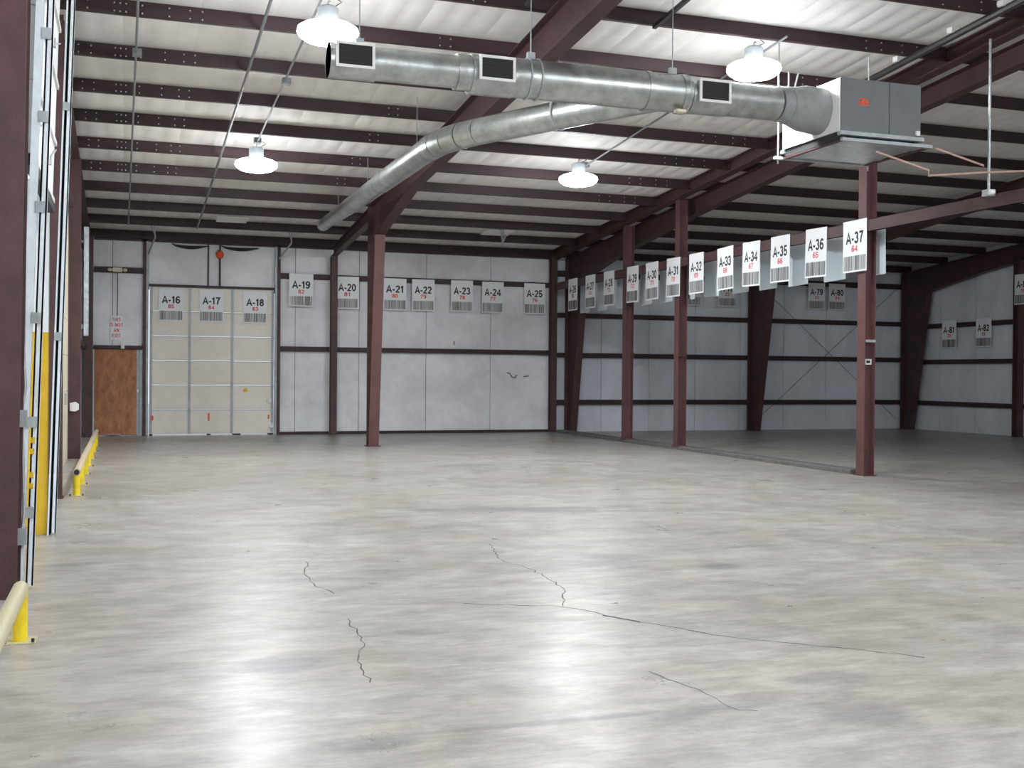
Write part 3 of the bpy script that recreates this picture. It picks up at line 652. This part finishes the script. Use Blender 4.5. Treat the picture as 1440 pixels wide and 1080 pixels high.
def strut(x_, y0, y1, dz, lab): 
    o = thing('strut_channel', lab, 'strut', (x_, y0, zz(y0, dz))); MB().quad8([(x_-.025, y0, zz(y0, dz)), (x_+.025, y0, zz(y0, dz)), (x_+.025, y1, zz(y1, dz)), (x_-.025, y1, zz(y1, dz)), (x_-.025, y0, zz(y0, dz)+.05), (x_+.025, y0, zz(y0, dz)+.05), (x_+.025, y1, zz(y1, dz)+.05), (x_-.025, y1, zz(y1, dz)+.05)]).build('channel', 'pipe', o)
    MB().box(x_-.012, x_+.012, y0, y1, zz((y0+y1)/2, dz)+.05, zz((y0+y1)/2, dz)+.09).build('slot_lip', 'galvdull', o) if False else None
strut(6.42, 9.5, 13.1, .06, 'dark strut channel ending over the duct below the roof, right of the big rafter')
strut(4.6, 9.5, 12.9, .06, 'dark strut channel at the top edge left of the big rafter')
cpipe('beam_conduit', [(10.98, 12.2, zz(12.2)), (10.98, 12.2, 4.12)], .02, 'galv', 'vertical conduit dropping from the ceiling to a small box on the sign beam', [(10.98, 12.2, 4.05)])
# white ceiling vent panels and hanging stubs near the back wall
for (x0, x1, y0, y1, lab) in ((1.93, 2.6, 25.75, 26.3, 'pale patch panel on the ceiling above the cream sectional door'), (8.2, 8.9, 25.7, 26.25, 'pale patch panel on the ceiling above signs A-22 and A-23')):
    o = thing('ceiling_patch', lab, 'panel', (x0, y0, zz(y0))); MB().quad8([(x, y, zz(y, 0)-.012+dz) for dz in (0, .01) for x, y in ((x0, y0), (x1, y0), (x1, y1), (x0, y1))]).build('panel', 'white', o)
for (x_, y, lab) in ((.6, 27.3, 'grey angled hanger stub near the roof above the sectional door left post'), (3.75, 27.2, 'grey angled hanger stub near the roof above sign A-19'), (8.6, 25.6, 'grey angled hanger stub near the roof above sign A-24')):
    o = thing('door_track_hanger', lab, 'hanger', (x_, y, zz(y))); MB().tube([(x_, y, zz(y)+.2), (x_+.05, y+.3, 4.72)], .02, 6).build('rod', 'galvdull', o); MB().tube([(x_-.1, y, zz(y)+.2), (x_+.04, y+.25, 4.78)], .015, 6).build('rod', 'galvdull', o)
    MB().tube([(x_+.05, y+.3, 4.72), (x_-.08, 28.7 if x_ < 5 else y-.4, 4.45 if x_ < 5 else 4.9)], .02, 6).build('rod', 'galvdull', o)

# ------------------------------------------------------------------ round ductwork
DYc, DZc = 12.4, 5.035
du = thing('supply_duct', 'galvanised round supply duct with a long branch under the ceiling', 'duct', (6.1, DYc, DZc))
def seg(x0, x1, r, nm='duct_section', m='duct', r1=None):
    return MB().tube([(x0, DYc, DZc), ((x0+x1)/2, DYc, DZc), (x1, DYc, DZc)], [r, ((r+(r1 or r))/2), r1 or r], 28).build(nm, m, du, smooth=True)
seg(2.14, 3.62, .185); seg(3.56, 3.66, .205, 'collar'); seg(3.66, 3.86, .20, 'duct_section', 'duct', .225); seg(3.86, 5.0, .228); seg(4.99, 5.94, .228); seg(5.93, 6.0, .24, 'collar'); seg(6.0, 6.42, .228)
seg(6.40, 6.5, .24, 'collar'); seg(6.5, 6.6, .215, 'collar'); seg(6.58, 7.79, .208)
seg(2.10, 2.16, .195, 'end_cap', 'white')
for x_ in (4.42, 4.55, 6.47): MB().tube([(x_, DYc+.238*math.cos(a), DZc+.238*math.sin(a)) for a in [2*PI*i/28 for i in range(28)]], .010, 6, closed=True).build('strap', 'galvdull', du, smooth=True)
def hanger(x_, ztop, r):
    MB().tube([(x_, DYc, DZc+r), (x_, DYc, ztop)], .007, 6).build('hanger_wire', 'galvdull', du); MB().box(x_-.045, x_+.045, DYc-.03, DYc+.03, DZc+r, DZc+r+.08).build('hanger_clip', 'galvdull', du)
hanger(2.45, zp(DYc)+.1, .185); hanger(4.48, zp(DYc)+.1, .232); hanger(6.33, zp(DYc)+.1, .232)
def register(x_, r):
    yf = DYc-r-.05
    rg = MB().box(x_-.20, x_+.20, yf, DYc-.03, DZc-.115, DZc+.135).build('register_box', 'duct', du)
    fr_ = MB()
    for a in ((x_-.215, x_+.215, DZc-.13, DZc-.10), (x_-.215, x_+.215, DZc+.12, DZc+.15), (x_-.215, x_-.185, DZc-.10, DZc+.12), (x_+.185, x_+.215, DZc-.10, DZc+.12)): fr_.box(a[0], a[1], yf-.02, yf, a[2], a[3])
    fr_.build('register_frame', 'white', rg); MB().box(x_-.185, x_+.185, yf-.006, yf, DZc-.10, DZc+.12).build('opening_shade', 'dark', rg)  # black plate behind the frame: shade inside the opening put into the colour
    for i in range(5): MB().box(x_-.185, x_+.185, yf-.012, yf-.006, DZc-.08+i*.042, DZc-.072+i*.042).build('louvre', 'rubber', rg)
    MB().tube([(x_-.26, DYc-.012, DZc-.014), (x_+.26, DYc-.012, DZc-.014)], r+.006, 28).build('saddle', 'duct', du, smooth=True)
register(2.36, .185); register(3.98, .222); register(6.78, .208)
MB().box(6.3, 6.42, DYc-.2, DYc-.1, DZc-.262, DZc-.23).build('tag', 'creamside', du)
BR = [(6.2, 12.36, 5.005), (5.9, 12.85, 5.0), (4.65, 14.95, 4.955)]
MB().tube(BR, [.19, .19, .185], 24).build('branch_section', 'duct', du, smooth=True)
EL = []
A_, B_, C_ = Vector((4.65, 14.95, 4.955)), Vector((4.3, 15.55, 4.945)), Vector((4.28, 16.3, 4.94))
for i in range(5):
    t = i/4; EL.append(A_*(1-t)**2+B_*2*t*(1-t)+C_*t*t)
for i, (a, b) in enumerate(zip(EL, EL[1:])): MB().tube([a, (a+b)/2, b], .19 if i % 2 else .186, 24).build('elbow_gore', 'duct', du, smooth=True)
MB().tube([(4.28, 16.3, 4.94), (4.25, 19.4, 4.925)], .18, 24).build('branch_section', 'duct', du, smooth=True)
MB().tube([(4.25, 19.4, 4.925), (4.21, 22.4, 4.90)], [.172, .16], 24).build('branch_section', 'duct', du, smooth=True)
MB().tube([(4.21, 22.4, 4.90), (4.17, 25.1, 4.885)], [.155, .13], 24).build('branch_section', 'duct', du, smooth=True)
MB().tube([(4.172, 25.05, 4.885), (4.17, 25.14, 4.885)], .138, 24).build('end_cap', 'galvdull', du, smooth=True)
d_ = (Vector(BR[2])-Vector(BR[1])).normalized(); c_ = Vector(BR[1]).lerp(Vector(BR[2]), .42); s_ = Vector((-d_.y, d_.x, 0))
MB().tube([c_+(s_*math.cos(a)*.2+Vector((0, 0, 1))*(math.sin(a)*.25+.06))for a in [2*PI*i/28 for i in range(28)]], .016, 6, closed=True).build('strap', 'galvdull', du, smooth=True)
for (x_, y, z, r) in ((4.27, 17.0, 4.94, .18), (4.24, 20.6, 4.915, .17), (4.2, 23.4, 4.9, .15)): MB().tube([(x_, y, z+r), (x_, y, zp(y)+.1)], .006, 6).build('hanger_wire', 'galvdull', du)

# ------------------------------------------------------------------ air handler
ah = thing('air_handler', 'grey suspended air handler box with drain pan at the end of the duct', 'air handler', (9.1, 12.3, 4.66))
AX0, AX1, AY0, AY1, AZ0, AZ1 = 8.49, 9.70, 12.0, 13.32, 4.67, 5.345
MB().box(AX0, AX1, AY0+.012, AY1, AZ0, AZ1).build('cabinet', 'cabinet', ah)
for a, b in ((AX0, AX0+.72), (AX0+.725, AX1)): MB().box(a+.004, b-.004, AY0, AY0+.012, AZ0+.004, AZ1-.004).build('front_panel', 'cabinet', ah)
MB().box(AX1-.09, AX1-.03, AY0-.03, AY0, AZ0+.02, AZ0+.08).build('knob', 'white', ah)
mb = MB()
for i in range(5): mb.tube([(8.75+i*.028, AY0-.004, 5.03+.02*math.sin(i*2.1)), (8.76+i*.028, AY0-.004, 5.08-.015*math.cos(i*1.7)), (8.778+i*.028, AY0-.004, 5.035)], .008, 5)
mb.tube([(8.735, AY0-.004, 5.02), (8.90, AY0-.004, 5.02)], .007, 5).tube([(8.735, AY0-.004, 5.095), (8.80, AY0-.004, 5.1), (8.90, AY0-.004, 5.085)], .007, 5).build('badge', 'orange', ah)
# transition from the round duct to the cabinet
MB().box(AX0-.012, AX0, AY0+.02, AY1-.01, AZ0+.005, AZ1-.005).build('lit_side_panel', 'white', ah)  # white sheet: lamp glare on the grey cabinet side put into the colour
MB().tube([(7.8, DYc, DZc), (7.95, DYc+.01, DZc), (8.2, DYc+.03, DZc-.02), (8.478, DYc+.06, DZc-.03)], [.216, .225, .29, .30], 28).build('transition', 'canvas', ah, smooth=True)
MB().tube([(7.94, DYc+.01, DZc), (7.99, DYc+.015, DZc)], .236, 28).build('collar', 'canvas', ah, smooth=True)
# drain pan and angle-iron carrier
PZ = 4.56
MB().box(8.53, 9.78, 12.02, 13.28, PZ, PZ+.012).build('drain_pan', 'galv', ah)
for a in ((8.5, 9.85, 11.95, 12.0), (8.5, 9.85, 13.30, 13.35)): MB().box(a[0]-.02, a[1], a[2], a[3], PZ-.02, PZ+.02).build('carrier_angle', 'galvdull', ah)
for a in (8.48, 9.80): MB().box(a, a+.05, 12.0, 13.30, PZ-.018, PZ).build('carrier_angle', 'steel', ah)
MB().box(AX0-.02, AX1+.03, AY0-.03, AY0+.05, AZ0-.05, AZ0).build('base_rail', 'galvdull', ah); MB().box(AX0-.02, AX1+.03, AY1-.05, AY1+.03, AZ0-.05, AZ0).build('base_rail', 'galvdull', ah)
MB().box(8.5, 8.56, AY0, AY1, PZ+.012, AZ0).build('spacer', 'rubber', ah); MB().box(9.6, 9.66, AY0, AY1, PZ+.012, AZ0).build('spacer', 'rubber', ah)
for (x_, y) in ((8.42, 13.33), (9.88, 13.33)): MB().tube([(x_, y, PZ-.08), (x_, y, zp(y)+.05)], .012, 8).build('hanger_rod', 'galv', ah)
for (x_, y) in ((8.42, 13.33), ): MB().box(x_-.05, x_+.07, y-.03, y+.03, PZ-.02, PZ+.02).build('rod_nut', 'white', ah)
for x_ in (7.98, 8.06): MB().tube([(x_, 12.4, DZc+.2), (x_+.06*(x_ > 8), 12.4, DZc+.42)], .012, 6).build('duct_hanger', 'white', ah)
o = cpipe('drain_pipe', [(9.86, 11.9, 4.53), (10.62, 11.9, 4.36), (10.62, 11.9, 4.27), (9.75, 11.9, 4.17), (9.75, 11.9, 4.24), (8.95, 11.9, 4.42)], .014, 'copper', 'thin pinkish drain pipe looping from the air handler pan', [], 'pipe')
cpipe('drain_pipe', [(10.62, 11.9, 4.27), (11.6, 11.9, 4.36)], .014, 'copper', 'thin pale pipe running right from the drain loop to the picture edge', [], 'pipe')

# ------------------------------------------------------------------ yellow guard rails
def rail(y0, y1, ys, label, topm, near=False):
    o = thing('guard_rail', label, 'rail', (-.57, y0, 0)); r = .042
    for y in ys:
        p = MB().tube([(-.57, y, .0), (-.57, y, .285)], r, 14).build('post', 'yellow', o, smooth=True)
        MB().box(-.66, -.48, y-.09, y+.09, 0, .008).build('foot_plate', 'railnear', p)
        for sx in (-.075, .075): MB().tube([(-.57+sx, y-.07, .01), (-.57+sx, y-.07, .03)], .009, 6).build('anchor_bolt', 'rubber', p)
    MB().tube([(-.57, y0-.045, .30), (-.57, y1+.045, .30)], r+.003, 14).build('top_rail', topm, o, smooth=True)
    MB().tube([(-.57, y0-.049, .30), (-.57, y0-.043, .30)], r-.008, 14).build('open_end_shade', 'rubber', o)  # black disc: shade inside the hollow pipe put into the colour
    return o
rail(15.1, 25.2, [15.1, 16.6, 18.2, 19.75, 21.45, 23.2, 24.9], 'long low yellow guard rail on the far left floor', 'railtop')
rail(2.95, 7.05, [3.0, 4.75, 7.05], 'near low yellow guard rail cut by the left picture edge', 'railnear')
# bracing rods on the unlit wall
for k, (a, b, lab) in enumerate((((17.5, .3), (22.4, 4.3), 'thin brace rod rising to the right on the unlit back wall'), ((17.5, 4.3), (22.4, .3), 'thin brace rod falling to the right on the unlit back wall'))):
    tag(MB().tube([(a[0], YB-.19-.02*k, a[1]), (b[0], YB-.19-.02*k, b[1])], .007, 6).build('brace_rod', 'purlin'), lab, 'rod')
